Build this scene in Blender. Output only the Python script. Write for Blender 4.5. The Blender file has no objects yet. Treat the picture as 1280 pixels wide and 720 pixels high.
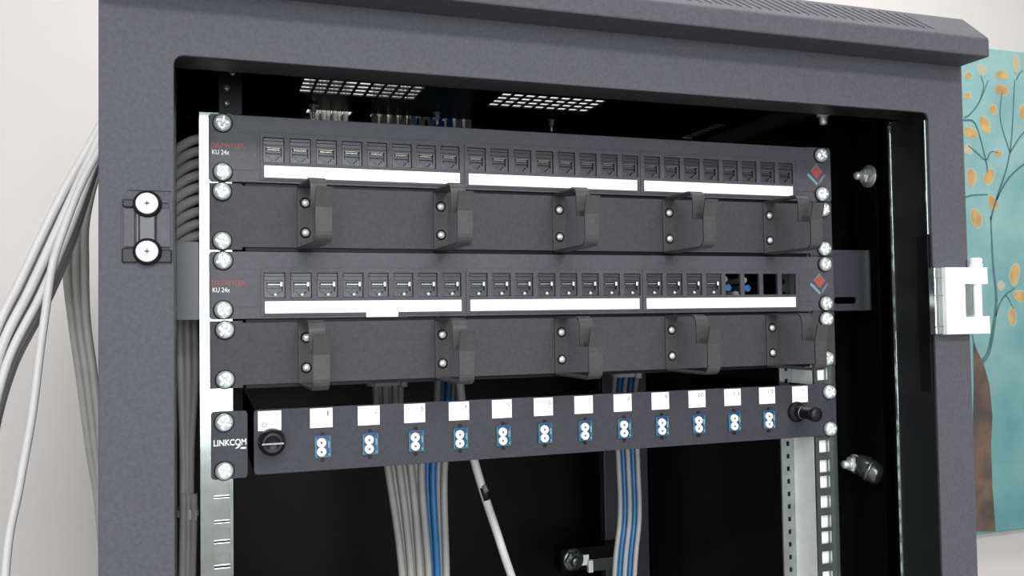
import bpy, bmesh, math, random
from mathutils import Vector, Matrix, Euler
R = random.Random(7)
sc = bpy.context.scene
COL = sc.collection

# ------------------------------------------------------------------ camera, light, exposure
F_PX = 1110.0
CAM_LOC = Vector((-0.00998, -0.59997, -0.12854)); CAM_ROT = Euler((1.60450, 0.01518, -0.33078), 'XYZ')
cd = bpy.data.cameras.new('camera'); cam = bpy.data.objects.new('camera', cd); COL.objects.link(cam)
cam.location = CAM_LOC; cam.rotation_euler = CAM_ROT
cd.sensor_width = 36; cd.lens = F_PX / 1280 * 36; cd.clip_start = 0.01; cd.clip_end = 30
sc.camera = cam
CM = CAM_ROT.to_matrix()

sc.view_settings.view_transform = 'Standard'; sc.view_settings.look = 'None'
sc.view_settings.gamma = 1; sc.view_settings.use_curve_mapping = False
sc.view_settings.exposure = 0.0
w = bpy.data.worlds.new('world'); sc.world = w; w.use_nodes = True
w.node_tree.nodes['Background'].inputs[0].default_value = (0.75, 0.85, 1, 1)
w.node_tree.nodes['Background'].inputs[1].default_value = 0.5

def area(name, loc, rot, sx, sy, power, color=(1, 1, 1)):
    l = bpy.data.lights.new(name, 'AREA'); l.shape = 'RECTANGLE'; l.size = sx; l.size_y = sy
    l.energy = power; l.color = color
    o = bpy.data.objects.new(name, l); COL.objects.link(o); o.location = loc; o.rotation_euler = rot
    return o
area('added_overhead_light', (0.25, -2.0, 0.93), (0, 0, 0), 1.6, 0.5, 62, (1, 0.98, 0.96))  # added overhead light, its source is never seen
area('added_overhead_light', (0.65, -0.05, 0.93), (0, 0, 0), 1.2, 0.3, 19, (1, 0.98, 0.96))  # added overhead light, brightens the right side of the back wall
area('added_front_light', (-0.2, -2.9, 0.1), (math.radians(90), 0, 0), 1.5, 1.2, 60, (0.93, 0.97, 1))  # added light behind the viewer, imitates daylight

# ------------------------------------------------------------------ helpers
def at(u, v, y):
    """world point (m) at depth y (m) seen at photo pixel u, v"""
    d = CM @ Vector(((u - 640) / F_PX, -(v - 360) / F_PX, -1.0))
    return CAM_LOC + d * ((y - CAM_LOC.y) / d.y)

def mat(name, col, rough=0.6, metal=0.0, noise=0.0, nscale=300, bump=0.0, bscale=900, spec=0.5, col2=None, coat=0.0, emit=None):
    m = bpy.data.materials.new(name); m.use_nodes = True; nt = m.node_tree
    b = nt.nodes['Principled BSDF']
    b.inputs['Base Color'].default_value = (*col, 1); b.inputs['Roughness'].default_value = rough
    b.inputs['Metallic'].default_value = metal; b.inputs['Specular IOR Level'].default_value = spec
    b.inputs['Coat Weight'].default_value = coat
    tc = nt.nodes.new('ShaderNodeTexCoord')
    if noise > 0 or col2:
        n = nt.nodes.new('ShaderNodeTexNoise'); n.inputs['Scale'].default_value = nscale; n.inputs['Detail'].default_value = 4
        r = nt.nodes.new('ShaderNodeValToRGB')
        c2 = col2 or tuple(max(0, c * (1 + noise)) for c in col)
        c1 = col if col2 else tuple(max(0, c * (1 - noise)) for c in col)
        r.color_ramp.elements[0].position = 0.35; r.color_ramp.elements[1].position = 0.65
        r.color_ramp.elements[0].color = (*c1, 1); r.color_ramp.elements[1].color = (*c2, 1)
        nt.links.new(tc.outputs['Object'], n.inputs['Vector']); nt.links.new(n.outputs['Fac'], r.inputs[0])
        nt.links.new(r.outputs[0], b.inputs['Base Color'])
    if bump > 0:
        n2 = nt.nodes.new('ShaderNodeTexNoise'); n2.inputs['Scale'].default_value = bscale; n2.inputs['Detail'].default_value = 3
        bp = nt.nodes.new('ShaderNodeBump'); bp.inputs['Strength'].default_value = bump; bp.inputs['Distance'].default_value = 0.0005
        nt.links.new(tc.outputs['Object'], n2.inputs['Vector']); nt.links.new(n2.outputs['Fac'], bp.inputs['Height'])
        nt.links.new(bp.outputs[0], b.inputs['Normal'])
    return m

M = dict(
    wall=mat('painted_wall', (0.52, 0.505, 0.495), 0.85, noise=0.03, nscale=3, bump=0.15, bscale=200),
    ceil=mat('ceiling_paint', (0.8, 0.79, 0.78), 0.9, noise=0.02, nscale=2),
    floor=mat('floor_tile', (0.35, 0.33, 0.31), 0.5, noise=0.1, nscale=6),
    powder=mat('dark_powder_coat', (0.068, 0.069, 0.080), 0.66, noise=0.10, nscale=420, bump=0.5, bscale=1300, spec=0.3),
    inner=mat('shaded_interior_coat', (0.004, 0.004, 0.0048), 0.4, noise=0.1, nscale=60, spec=0.12),  # powder coat darkened, the interior's shade is in the colour
    side=mat('shaded_side_coat', (0.010, 0.0105, 0.0115), 0.4, noise=0.1, nscale=60, spec=0.25),  # same darkened coat, a little lighter, shade of the enclosure included
    black=mat('black_plastic', (0.008, 0.008, 0.010), 0.4, noise=0.1, nscale=200, spec=0.25),
    panel=mat('patch_panel_plastic', (0.062, 0.062, 0.072), 0.5, noise=0.10, nscale=350, bump=0.15, bscale=1500, spec=0.3),
    jack=mat('jack_plastic', (0.035, 0.035, 0.042), 0.38, noise=0.1, nscale=500),
    mgr=mat('manager_steel', (0.043, 0.042, 0.049), 0.55, noise=0.10, nscale=420, bump=0.35, bscale=1400, spec=0.25),
    ring=mat('ring_steel', (0.055, 0.053, 0.055), 0.4, noise=0.10, nscale=420, bump=0.2, bscale=1400, spec=0.25),
    fibre=mat('fibre_panel_steel', (0.038, 0.039, 0.047), 0.5, noise=0.10, nscale=420, bump=0.3, bscale=1400, spec=0.25),
    zinc=mat('zinc_plate', (0.40, 0.45, 0.44), 0.12, metal=0.9, noise=0.10, nscale=90),
    zinc2=mat('bright_zinc', (0.86, 0.90, 0.88), 0.5, metal=0.1, noise=0.04, nscale=90),
    screw=mat('nickel_screw', (0.84, 0.89, 0.88), 0.3, metal=0.65, noise=0.05, nscale=500),
    darkscrew=mat('dark_rivet', (0.16, 0.17, 0.17), 0.25, metal=0.8, noise=0.1, nscale=500),
    chrome=mat('white_hinge_metal', (0.93, 0.95, 0.95), 0.35, metal=0.1, noise=0.02, nscale=100),
    label=mat('white_label', (0.95, 0.92, 0.95), 0.45, noise=0.01, nscale=100),
    number=mat('grey_print', (0.16, 0.14, 0.17), 0.6, noise=0.05, nscale=500),
    red=mat('red_print', (0.30, 0.055, 0.05), 0.6, noise=0.1, nscale=500),
    white=mat('white_print', (0.75, 0.77, 0.78), 0.6, noise=0.05, nscale=500),
    teal=mat('teal_print', (0.13, 0.27, 0.29), 0.6, noise=0.05, nscale=500),
    gold=mat('gold_contact', (0.6, 0.56, 0.5), 0.35, metal=0.9, noise=0.05, nscale=500),
    blueplug=mat('blue_adapter', (0.02, 0.125, 0.20), 0.35, noise=0.10, nscale=300),
    bluedark=mat('dark_blue_adapter', (0.012, 0.06, 0.15), 0.4, noise=0.10, nscale=300),
    cap=mat('white_dust_cap', (0.92, 0.95, 0.97), 0.35, noise=0.02, nscale=300),
    greycable=mat('grey_cable_jacket', (0.28, 0.28, 0.27), 0.5, noise=0.06, nscale=60),
    palecable=mat('pale_cable_jacket', (0.40, 0.39, 0.405), 0.5, noise=0.05, nscale=60),
    whitecable=mat('white_cable_jacket', (0.55, 0.54, 0.54), 0.45, noise=0.03, nscale=60),
    bluecable=mat('blue_cable_jacket', (0.015, 0.12, 0.30), 0.45, noise=0.1, nscale=60),
    canvas=mat('teal_canvas', (0.07, 0.225, 0.24), 0.85, nscale=11, col2=(0.19, 0.36, 0.36), bump=0.4, bscale=600),
    leaf=mat('orange_paint', (0.36, 0.21, 0.085), 0.8, nscale=40, col2=(0.52, 0.32, 0.11)),
    leafpale=mat('pale_orange_paint', (0.36, 0.36, 0.25), 0.8, nscale=30, col2=(0.46, 0.33, 0.20)),
    leafrim=mat('cream_paint', (0.25, 0.40, 0.34), 0.7, noise=0.08, nscale=40),
    twig=mat('dark_teal_paint', (0.05, 0.13, 0.14), 0.7, noise=0.2, nscale=40),
    trunk=mat('brown_paint', (0.055, 0.042, 0.035), 0.7, nscale=25, col2=(0.13, 0.082, 0.058)),
    glass=mat('window_glass', (0.8, 0.9, 1.0), 0.1, noise=0.02, nscale=5),
)
K = 0.001
def pigment(m):
    nt = m.node_tree; b = nt.nodes['Principled BSDF']; src = b.inputs['Base Color'].links[0].from_socket
    tc = nt.nodes.new('ShaderNodeTexCoord'); sp = nt.nodes.new('ShaderNodeSeparateXYZ'); r = nt.nodes.new('ShaderNodeMapRange')
    n = nt.nodes.new('ShaderNodeTexNoise'); n.inputs['Scale'].default_value = 4; ad = nt.nodes.new('ShaderNodeMath'); ad.operation = 'MULTIPLY_ADD'
    ad.inputs[1].default_value = 0.35
    mx = nt.nodes.new('ShaderNodeMix'); mx.data_type = 'RGBA'
    nt.links.new(tc.outputs['Object'], sp.inputs[0]); nt.links.new(tc.outputs['Object'], n.inputs['Vector'])
    nt.links.new(n.outputs['Fac'], ad.inputs[0]); nt.links.new(sp.outputs['Z'], ad.inputs[2]); nt.links.new(ad.outputs[0], r.inputs['Value'])
    r.inputs['From Min'].default_value = 0.3; r.inputs['From Max'].default_value = 1.0
    nt.links.new(r.outputs[0], mx.inputs['Factor']); mx.inputs['A'].default_value = (0.075, 0.19, 0.20, 1)
    mm = nt.nodes.new('ShaderNodeMix'); mm.data_type = 'RGBA'; mm.inputs['Factor'].default_value = 0.45
    nt.links.new(src, mm.inputs['A']); nt.links.new(mx.outputs['Result'], mm.inputs['B'])
    mx.inputs['B'].default_value = (0.30, 0.46, 0.45, 1)
    nt.links.new(mm.outputs['Result'], b.inputs['Base Color'])
pigment(M['canvas'])

class MB:
    """collects geometry given in millimetres"""
    def __init__(s): s.bm = bmesh.new(); s.mi = 0
    def _tag(s, faces):
        for f in faces: f.material_index = s.mi
    def box(s, x0, x1, y0, y1, z0, z1, bev=0.0, mtx=None):
        r = bmesh.ops.create_cube(s.bm, size=1)
        vs = r['verts']
        for v in vs:
            v.co = Vector(((x0 + x1) / 2 + v.co.x * (x1 - x0), (y0 + y1) / 2 + v.co.y * (y1 - y0), (z0 + z1) / 2 + v.co.z * (z1 - z0)))
        fs = {f for v in vs for f in v.link_faces}
        s._tag(fs)
        if bev > 0:
            es = list({e for v in vs for e in v.link_edges})
            rr = bmesh.ops.bevel(s.bm, geom=es, offset=bev, segments=2, affect='EDGES', profile=0.5)
            s._tag(rr['faces']); vs = list({v for f in rr['faces'] for v in f.verts} | {v for v in vs if v.is_valid})
        if mtx:
            for v in vs: v.co = mtx @ v.co
        return s
    def lathe(s, prof, origin, axis, seg=24, smooth=True):
        """prof: list of (radius, height along axis)"""
        a = Vector(axis).normalized(); q = a.to_track_quat('Z', 'Y').to_matrix(); o = Vector(origin)
        rings = []
        for r, h in prof:
            if r < 1e-6: rings.append([s.bm.verts.new(o + a * h)])
            else: rings.append([s.bm.verts.new(o + q @ Vector((r * math.cos(2 * math.pi * i / seg), r * math.sin(2 * math.pi * i / seg), h))) for i in range(seg)])
        for A, B in zip(rings[:-1], rings[1:]):
            for i in range(seg):
                j = (i + 1) % seg
                if len(A) == 1 and len(B) == 1: continue
                if len(A) == 1: f = s.bm.faces.new((A[0], B[i], B[j]))
                elif len(B) == 1: f = s.bm.faces.new((A[i], A[j], B[0]))
                else: f = s.bm.faces.new((A[i], A[j], B[j], B[i]))
                f.smooth = smooth; f.material_index = s.mi
        return s
    def cyl(s, p0, p1, r, seg=20, r1=None):
        p0 = Vector(p0); d = Vector(p1) - p0; L = d.length; r1 = r if r1 is None else r1
        return s.lathe([(0, 0), (r, 0), (r1, L), (0, L)], p0, d, seg, smooth=False if seg < 9 else True)
    def tube(s, pts, r, seg=10, cap=True):
        pts = [Vector(p) for p in pts]; n = len(pts); rings = []
        up = Vector((0.31, 0.93, 0.17)).normalized()
        for i, p in enumerate(pts):
            t = (pts[min(i + 1, n - 1)] - pts[max(i - 1, 0)]).normalized()
            a = (up - t * up.dot(t)).normalized(); b = t.cross(a); up = a
            rings.append([s.bm.verts.new(p + (a * math.cos(2 * math.pi * k / seg) + b * math.sin(2 * math.pi * k / seg)) * r) for k in range(seg)])
        for A, B in zip(rings[:-1], rings[1:]):
            for i in range(seg):
                j = (i + 1) % seg; f = s.bm.faces.new((A[i], A[j], B[j], B[i])); f.smooth = True; f.material_index = s.mi
        if cap:
            for rg in (rings[0], rings[-1]):
                f = s.bm.faces.new(rg); f.material_index = s.mi
        return s
    def prism(s, pts, d):
        """closed polygon pts (3D) swept by vector d"""
        d = Vector(d); A = [s.bm.verts.new(Vector(p)) for p in pts]; B = [s.bm.verts.new(Vector(p) + d) for p in pts]
        n = len(pts); fs = [s.bm.faces.new(A), s.bm.faces.new(B[::-1])]
        for i in range(n):
            j = (i + 1) % n; fs.append(s.bm.faces.new((A[i], B[i], B[j], A[j])))
        s._tag(fs); return s
    def strip(s, path, x0, x1, t):
        """bent sheet: path of (y,z) points, width x0..x1, thickness t"""
        P = [Vector((0, a, b)) for a, b in path]; n = len(P); L = []; Rr = []
        for i, p in enumerate(P):
            d = (P[min(i + 1, n - 1)] - P[max(i - 1, 0)]).normalized(); nn = Vector((0, -d.z, d.y)) * (t / 2)
            L.append(p + nn); Rr.append(p - nn)
        X = []
        for a, b in zip(L, Rr):
            X.append([s.bm.verts.new((x0, a.y, a.z)), s.bm.verts.new((x1, a.y, a.z)), s.bm.verts.new((x1, b.y, b.z)), s.bm.verts.new((x0, b.y, b.z))])
        fs = []
        for A, B in zip(X[:-1], X[1:]):
            for k in range(4):
                l = (k + 1) % 4; fs.append(s.bm.faces.new((A[k], A[l], B[l], B[k])))
        fs.append(s.bm.faces.new(X[0])); fs.append(s.bm.faces.new(X[-1][::-1])); s._tag(fs); return s
    def plate(s, outer, holes, fn, t, bev=0.0):
        """flat plate with holes; outline points 2D, fn maps (a,b,depth) to xyz"""
        cu = bpy.data.curves.new('tmp', 'CURVE'); cu.dimensions = '2D'; cu.fill_mode = 'BOTH'
        for poly in [outer] + list(holes):
            sp = cu.splines.new('POLY'); sp.points.add(len(poly) - 1); sp.use_cyclic_u = True
            for q, p in zip(sp.points, poly): q.co = (p[0], p[1], 0, 1)
        cu.extrude = t / 2 - bev; cu.bevel_depth = bev; cu.bevel_resolution = 1; cu.offset = -bev
        ob = bpy.data.objects.new('tmp', cu); COL.objects.link(ob)
        dg = bpy.context.evaluated_depsgraph_get(); me = bpy.data.meshes.new_from_object(ob.evaluated_get(dg))
        vs = [s.bm.verts.new(Vector(fn(v.co.x, v.co.y, v.co.z + t / 2))) for v in me.vertices]
        for p in me.polygons:
            try:
                f = s.bm.faces.new([vs[i] for i in p.vertices]); f.material_index = s.mi
            except ValueError: pass
        bpy.data.objects.remove(ob); bpy.data.curves.remove(cu); bpy.data.meshes.remove(me)
        bmesh.ops.remove_doubles(s.bm, verts=s.bm.verts, dist=1e-4)
        return s
    def text(s, body, size, origin, width=None, t=0.15, bold=0.0, rot=0.0, facing='front'):
        """text lying in the x-z plane, facing -y; size = cap height mm, origin = left bottom"""
        cu = bpy.data.curves.new('tmp', 'FONT'); cu.body = body; cu.size = 1; cu.extrude = 0.01; cu.offset = bold
        ob = bpy.data.objects.new('tmp', cu); COL.objects.link(ob)
        dg = bpy.context.evaluated_depsgraph_get(); me = bpy.data.meshes.new_from_object(ob.evaluated_get(dg))
        xs = [v.co.x for v in me.vertices]; ys = [v.co.y for v in me.vertices]
        x0, x1, y0, y1 = min(xs), max(xs), min(ys), max(ys)
        kz = size / (y1 - y0); kx = (width / (x1 - x0)) if width else kz
        c, sn = math.cos(rot), math.sin(rot); o = Vector(origin); vs = []
        for v in me.vertices:
            a = (v.co.x - x0) * kx; b = (v.co.y - y0) * kz
            vs.append(s.bm.verts.new(o + Vector((a * c - b * sn, -t if v.co.z > 0 else 0, a * sn + b * c))))
        for p in me.polygons:
            try:
                f = s.bm.faces.new([vs[i] for i in p.vertices]); f.material_index = s.mi
            except ValueError: pass
        bpy.data.objects.remove(ob); bpy.data.curves.remove(cu); bpy.data.meshes.remove(me)
        return s
    def mesh(s, name, mats, org=(0, 0, 0), smooth=False):
        bmesh.ops.recalc_face_normals(s.bm, faces=s.bm.faces)
        o = Vector(org)
        for v in s.bm.verts: v.co = (v.co * K) - o
        me = bpy.data.meshes.new(name); s.bm.to_mesh(me); s.bm.free()
        for m in (mats if isinstance(mats, (list, tuple)) else [mats]): me.materials.append(m)
        return me
    def build(s, name, mats, parent=None, org=None):
        if org is None: org = wpos(parent) if parent else (0, 0, 0)
        me = s.mesh(name, mats, org)
        o = bpy.data.objects.new(name, me); COL.objects.link(o)
        if parent: o.parent = parent
        else: o.location = org
        return o

def wpos(o):
    p = Vector((0, 0, 0))
    while o: p = p + o.location; o = o.parent
    return p
def tag(o, label=None, cat=None, group=None, kind=None):
    if label: o['label'] = label
    if cat: o['category'] = cat
    if group: o['group'] = group
    if kind: o['kind'] = kind
    return o
def thing(name, loc, label, cat, group=None):
    o = bpy.data.objects.new(name, None); COL.objects.link(o); o.empty_display_size = 0.02
    o.location = Vector(loc) * K
    return tag(o, label, cat, group)
def put(name, me, parent, loc, rot=(0, 0, 0)):
    """object with shared mesh at world millimetre loc under parent"""
    o = bpy.data.objects.new(name, me); COL.objects.link(o); o.parent = parent
    o.location = Vector(loc) * K - wpos(parent); o.rotation_euler = rot
    return o
def struct(name, mb, m, parent=None):
    o = mb.build(name, m, parent)
    if not parent: o['kind'] = 'structure'
    return o
def rrect(x0, x1, z0, z1, r, n=4):
    if r <= 0: return [(x0, z0), (x1, z0), (x1, z1), (x0, z1)]
    out = []
    for cx, cz, a0 in ((x1 - r, z0 + r, -90), (x1 - r, z1 - r, 0), (x0 + r, z1 - r, 90), (x0 + r, z0 + r, 180)):
        for i in range(n + 1):
            a = math.radians(a0 + 90 * i / n); out.append((cx + r * math.cos(a), cz + r * math.sin(a)))
    return out
def XZ(y): return lambda a, b, d: (a, y - d, b)          # plate facing -y whose front face lies t in front of y
def spline(pts, n=8):
    pts = [Vector(p) for p in pts]; P = [pts[0] * 2 - pts[1]] + pts + [pts[-1] * 2 - pts[-2]]; out = []
    for i in range(1, len(P) - 2):
        for k in range(n):
            t = k / n; a, b, c, d = P[i - 1], P[i], P[i + 1], P[i + 2]
            out.append(0.5 * ((2 * b) + (c - a) * t + (2 * a - 5 * b + 4 * c - d) * t * t + (3 * b - a - 3 * c + d) * t ** 3))
    out.append(pts[-1]); return out

# ------------------------------------------------------------------ the room
WB, WF, WL, WR, ZF, ZC = 640, -3000, -1700, 2700, -1750, 1000
struct('floor', MB().box(WL, WR, WF, WB, ZF - 50, ZF), M['floor'])
struct('ceiling', MB().box(WL, WR, WF, WB, ZC, ZC + 50), M['ceil'])
struct('wall_back', MB().box(WL - 100, WR + 100, WB, WB + 100, ZF - 50, ZC + 50), M['wall'])
struct('wall_left', MB().box(WL - 100, WL, WF, WB, ZF - 50, ZC + 50), M['wall'])
struct('wall_right', MB().box(WR, WR + 100, WF, WB, ZF - 50, ZC + 50), M['wall'])
struct('wall_front', MB().plate([(WL - 100, ZF - 50), (WR + 100, ZF - 50), (WR + 100, ZC + 50), (WL - 100, ZC + 50)],
       [[(-1000, -550), (600, -550), (600, 750), (-1000, 750)]], lambda a, b, d: (a, WF - d, b), 100), M['wall'])

# ------------------------------------------------------------------ server cabinet
CX0, CX1 = -65, 534.5                 # outside width
YF = -78                              # front face of the door frame
ZB = -1740
cab = thing('server_cabinet', (235, 220, ZB), 'dark grey steel network cabinet with open front, panels and cables inside', 'cabinet')
# front frame with opening
mb = MB()
op = rrect(-26.8, 501.2, -1690, 20.3, 5, 3)
strike_hole = rrect(-53.5, -27.9, -95.5, -60.5, 1.2, 2)
mb.plate(rrect(CX0, CX1, ZB + 20, 60, 2.2, 3), [op], XZ(YF + 2.5), 2.5, 0.7)
front = mb.build('front_frame', M['powder'], cab)
mb = MB()
mb.box(CX0, CX0 + 1.5, YF + 2.4, -37, ZB + 20, 56.5); mb.box(CX1 - 1.5, CX1, YF + 2.4, -37, ZB + 20, 56.5)
mb.build('frame_side', M['powder'], front)
# returns of the opening (inside faces, shade put into the colour)
mb = MB()
mb.box(501.2, 502.6, YF + 2.6, -37, -1690, 20.4, 0.3); mb.box(501.2, 512, -38.4, -37, -1690, 20, 0.3)
mb.box(-28.2, -26.8, YF + 2.6, -37, -1690, 20.4, 0.3); mb.box(-38, -26.8, -38.4, -37, -1690, 20, 0.3)
mb.box(-26.8, 501.2, YF + 2.6, -51, 20.3, 21.7, 0.3); mb.box(-38, 512, -52.4, -51, 21.7, 69, 0.2)
rt = mb.build('opening_return', M['side'], front)
mb = MB().box(500.2, 501.3, -39, -36.6, -1690, 19, 0.2)
tag(mb.build('return_edge', M['zinc'], front), 'pale edge of the right return')  # thin pale strip along the return
mb = MB().box(499.0, 501.0, -76.0, -74.6, -71, 15, 0.2)
tag(mb.build('seal_edge', M['zinc'], front), 'pale edge beside the opening')  # short pale strip beside the opening
# inner lock channel on the right return
mb = MB().box(499.2, 501.0, -75, -64, -188, -72, 0.4)
mb.build('lock_channel', M['inner'], front)
# corner seam lines of the folded frame
mb = MB(); mb.box(-27.4, -27.0, YF - 0.12, YF + 0.1, 19.5, 56.5)
mb.build('corner_seam', M['powder'], front)

# side, back and roof sheets
mb = MB().box(CX1 - 3.2, CX1 - 1.6, -36, 518, ZB + 20, 69); mb.build('side_panel', M['side'], cab)
mb = MB().box(CX0 + 1.6, CX0 + 3.2, -36, 518, ZB + 20, 69); mb.build('side_panel', M['side'], cab)
mb = MB().box(CX0, CX0 + 1.4, -36.6, 520, ZB + 20, 56.5); mb.box(CX1 - 1.4, CX1, -36.6, 520, ZB + 20, 56.5)
mb.build('outer_skin', M['powder'], cab)
mb = MB().box(CX0, CX1, 518.5, 520, ZB + 20, 69); mb.build('back_panel', M['inner'], cab)
mb = MB().box(CX0, CX1, YF, 520, ZB + 5, ZB + 20); mb.build('plinth', M['powder'], cab)
for x in (-40, 510):
    for y in (-50, 490):
        MB().cyl((x, y, ZB - 10), (x, y, ZB + 6), 18, 20).build('levelling_foot', M['black'], cab)

# perforated inner ceiling at z = 70 : vent grids and two cable openings
holes = []
def grid(x0, x1, y0, y1, nx, ny, gx=2.2, gy=3.2):
    px = (x1 - x0 + gx) / nx; py = (y1 - y0 + gy) / ny
    for i in range(nx):
        for j in range(ny):
            a = x0 + i * px; b = y0 + j * py; holes.append([(a, b), (a + px - gx, b), (a + px - gx, b + py - gy), (a, b + py - gy)])
grid(66.5, 167.5, 137, 182, 9, 4)
grid(239, 339, 139, 186, 9, 4)
for k in range(9): holes.append([(492, 200 + k * 9.2), (504, 200 + k * 9.2), (504, 205.8 + k * 9.2), (492, 205.8 + k * 9.2)])
holes.append([(80, 244), (122, 244), (122, 262), (80, 262)])
holes.append([(141, 246), (236, 246), (236, 262), (141, 262)])
mb = MB().plate([(CX0 + 1.5, -37), (CX1 - 1.5, -37), (CX1 - 1.5, 518), (CX0 + 1.5, 518)], holes, lambda a, b, d: (a, b, 70 + d), 1.4)
mb.build('vented_ceiling', M['inner'], cab)

# roof cap : lip, sloped border with slanted louvres
mb = MB()
LY, LZ0, LZ1, TY, TZ, TI = -105.2, 57.2, 70.5, -96, 86.5, 15
X0, X1, Y1 = CX0 - 1.0, CX1 - 1.5, 522
o0 = [(X0, LY), (X1, LY), (X1, Y1), (X0, Y1)]; dy = TY - LY
o1 = [(X0 + TI, TY), (X1 - TI, TY), (X1 - TI, Y1 - dy), (X0 + TI, Y1 - dy)]
o2 = [(X0 + TI + 6, TY + 14), (X1 - TI - 6, TY + 14), (X1 - TI - 6, Y1 - 20), (X0 + TI + 6, Y1 - 20)]
i0 = [(X0 + 3, -76.9), (X1 - 3, -76.9), (X1 - 3, Y1 - 3), (X0 + 3, Y1 - 3)]
bm = mb.bm
def ringv(pts, z): return [bm.verts.new((a, b, z)) for a, b in pts]
rA = ringv(i0, LZ0); rB = ringv(o0, LZ0); rC = ringv(o0, LZ1); rD = ringv(o1, TZ); rE = ringv(o2, TZ + 0.8); rF = ringv(o2, TZ - 4)
for P, Q in ((rA, rB), (rB, rC), (rC, rD), (rD, rE), (rE, rF)):
    for i in range(4):
        j = (i + 1) % 4; bm.faces.new((P[i], P[j], Q[j], Q[i]))
rG = ringv(i0, LZ0 + 3)
for i in range(4):
    j = (i + 1) % 4; bm.faces.new((rA[i], rA[j], rG[j], rG[i])); bm.faces.new((rG[i], rG[j], rF[j], rF[i]))
es = [e for e in bm.edges if e.verts[0] in rB + rC and e.verts[1] in rB + rC]
bmesh.ops.bevel(bm, geom=es, offset=1.2, segments=2, affect='EDGES', profile=0.5)
roof = mb.build('roof_cap', M['powder'], cab)
# slanted louvres pressed into the sloped border
mb = MB(); sl = Vector((0, dy, TZ - LZ1)); sl.normalize(); nrm = Vector((0, -sl.z, sl.y))
for k in range(48):
    x = 250 + k * 7.6
    if x > 470: break
    a = Vector((x + 21, LY, LZ1)) + sl * 4.5; b = Vector((x, LY, LZ1)) + sl * 16.5
    d = (b - a).normalized(); sd = d.cross(nrm).normalized() * 0.55
    mb.prism([a - sd - nrm * 0.3, a + sd - nrm * 0.3, b + sd - nrm * 0.3, b - sd - nrm * 0.3], nrm * 0.6)
mb.build('louvre_ribs', M['powder'], roof)

# rails
HOLES = [-177.8, -236, -251.9, -264.6, -280.5, -296.3, -309, -324.9, -340.8, -353.5, -369.4, -385.2, -398]
def rail(name, lab, xo0, xi, sgn):
    """xo0 outer x, xi inner x of the front flange ; sgn +1 inner side lies to +x"""
    mb = MB(); a, b = min(xo0, xi), max(xo0, xi); hc = 0 if sgn > 0 else 465.1
    hx = hc + (-1.2 if sgn > 0 else -3.4)
    mb.box(a, hx - 4.8, 1.2, 3.2, -1000, 7); mb.box(hx + 4.8, b, 1.2, 3.2, -1000, 7); zt = 7.0
    for z in HOLES:
        mb.box(hx - 4.8, hx + 4.8, 1.2, 3.2, z + 4.8, zt); zt = z - 4.8
    mb.box(hx - 4.8, hx + 4.8, 1.2, 3.2, -1000, zt)
    r = tag(mb.build(name, M['zinc'], cab), lab)
    mb = MB(); xw = xi
    lo, hi = (xw - 1.6, xw) if sgn > 0 else (xw, xw + 1.6)
    mb.box(lo, hi, 3.3, 30, -1000, 7, 0.3); mb.build('rail_web', M['zinc2'], r)
    if sgn < 0:
        mb = MB(); c0, c1, e = xi - 12, xi, xi - 5.5
        mb.box(c0, e - 1.4, 30, 31.6, -1000, 7); mb.box(e + 1.4, c1, 30, 31.6, -1000, 7); z = 7.0
        for k in range(60):
            zz = -8 - k * 10.4
            mb.box(e - 1.4, e + 1.4, 30, 31.6, zz + 1.9, z); z = zz - 1.9
        mb.box(e - 1.4, e + 1.4, 30, 31.6, -1000, z)
        mb.build('rear_flange', M['zinc'], r)
    # thin strip added to give the square holes a bright fill
    xb0, xb1 = (a + 3, b - 1.8) if sgn > 0 else (a + 1.8, b - 3)
    mb = MB().box(xb0, xb1, 6.2, 7.2, -1000, 6.5, 0.2); mb.build('hole_fill_strip', M['zinc2'] if sgn < 0 else M['zinc'], r)
    return r
rail('mounting_rail', 'bright zinc mounting rail on the left', -14.2, 5.6, 1)
rail('mounting_rail', 'bright zinc mounting rail on the right', 474.2, 453.4, -1)
# side brackets holding the rails
for xa, xb, sl0, sl1 in ((474.6, 512, 478, 500.3), (-61, -14.6, -50, -30)):
    mb = MB().plate(rrect(xa, xb, -126.8, -76.5, 0.5, 1), [rrect(sl0, sl1, -121, -115.5, 2.5, 3)], XZ(6.5), 2, 0.2)
    br = mb.build('rail_bracket', M['jack'], cab)
mb = MB().box(510.6, 512.4, 1.0, 6, -126.8, -76.5, 0.3)
tag(mb.build('bracket_edge', M['zinc'], cab), 'pale edge of the right rail bracket')  # thin pale strip along the bracket
for zz in (-100,):
    MB().box(512.4, 531, 3, 5, -126, -77).build('bracket_arm', M['inner'], cab)
# vertical posts along the sides and a rear post
mb = MB().box(520, 531, 0, 28, ZB + 20, 69, 1); mb.build('corner_post', M['inner'], cab)
mb = MB().box(448, 512, 396, 410, ZB + 20, 69, 1); mb.box(506, 512, 396, 430, ZB + 20, 69, 1); mb.build('rear_post', M['jack'], cab)
mb = MB().box(CX0 + 4, CX1 - 4, 266, 278, 60, 69.5, 0.5); mb.build('roof_beam', M['inner'], cab)

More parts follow.
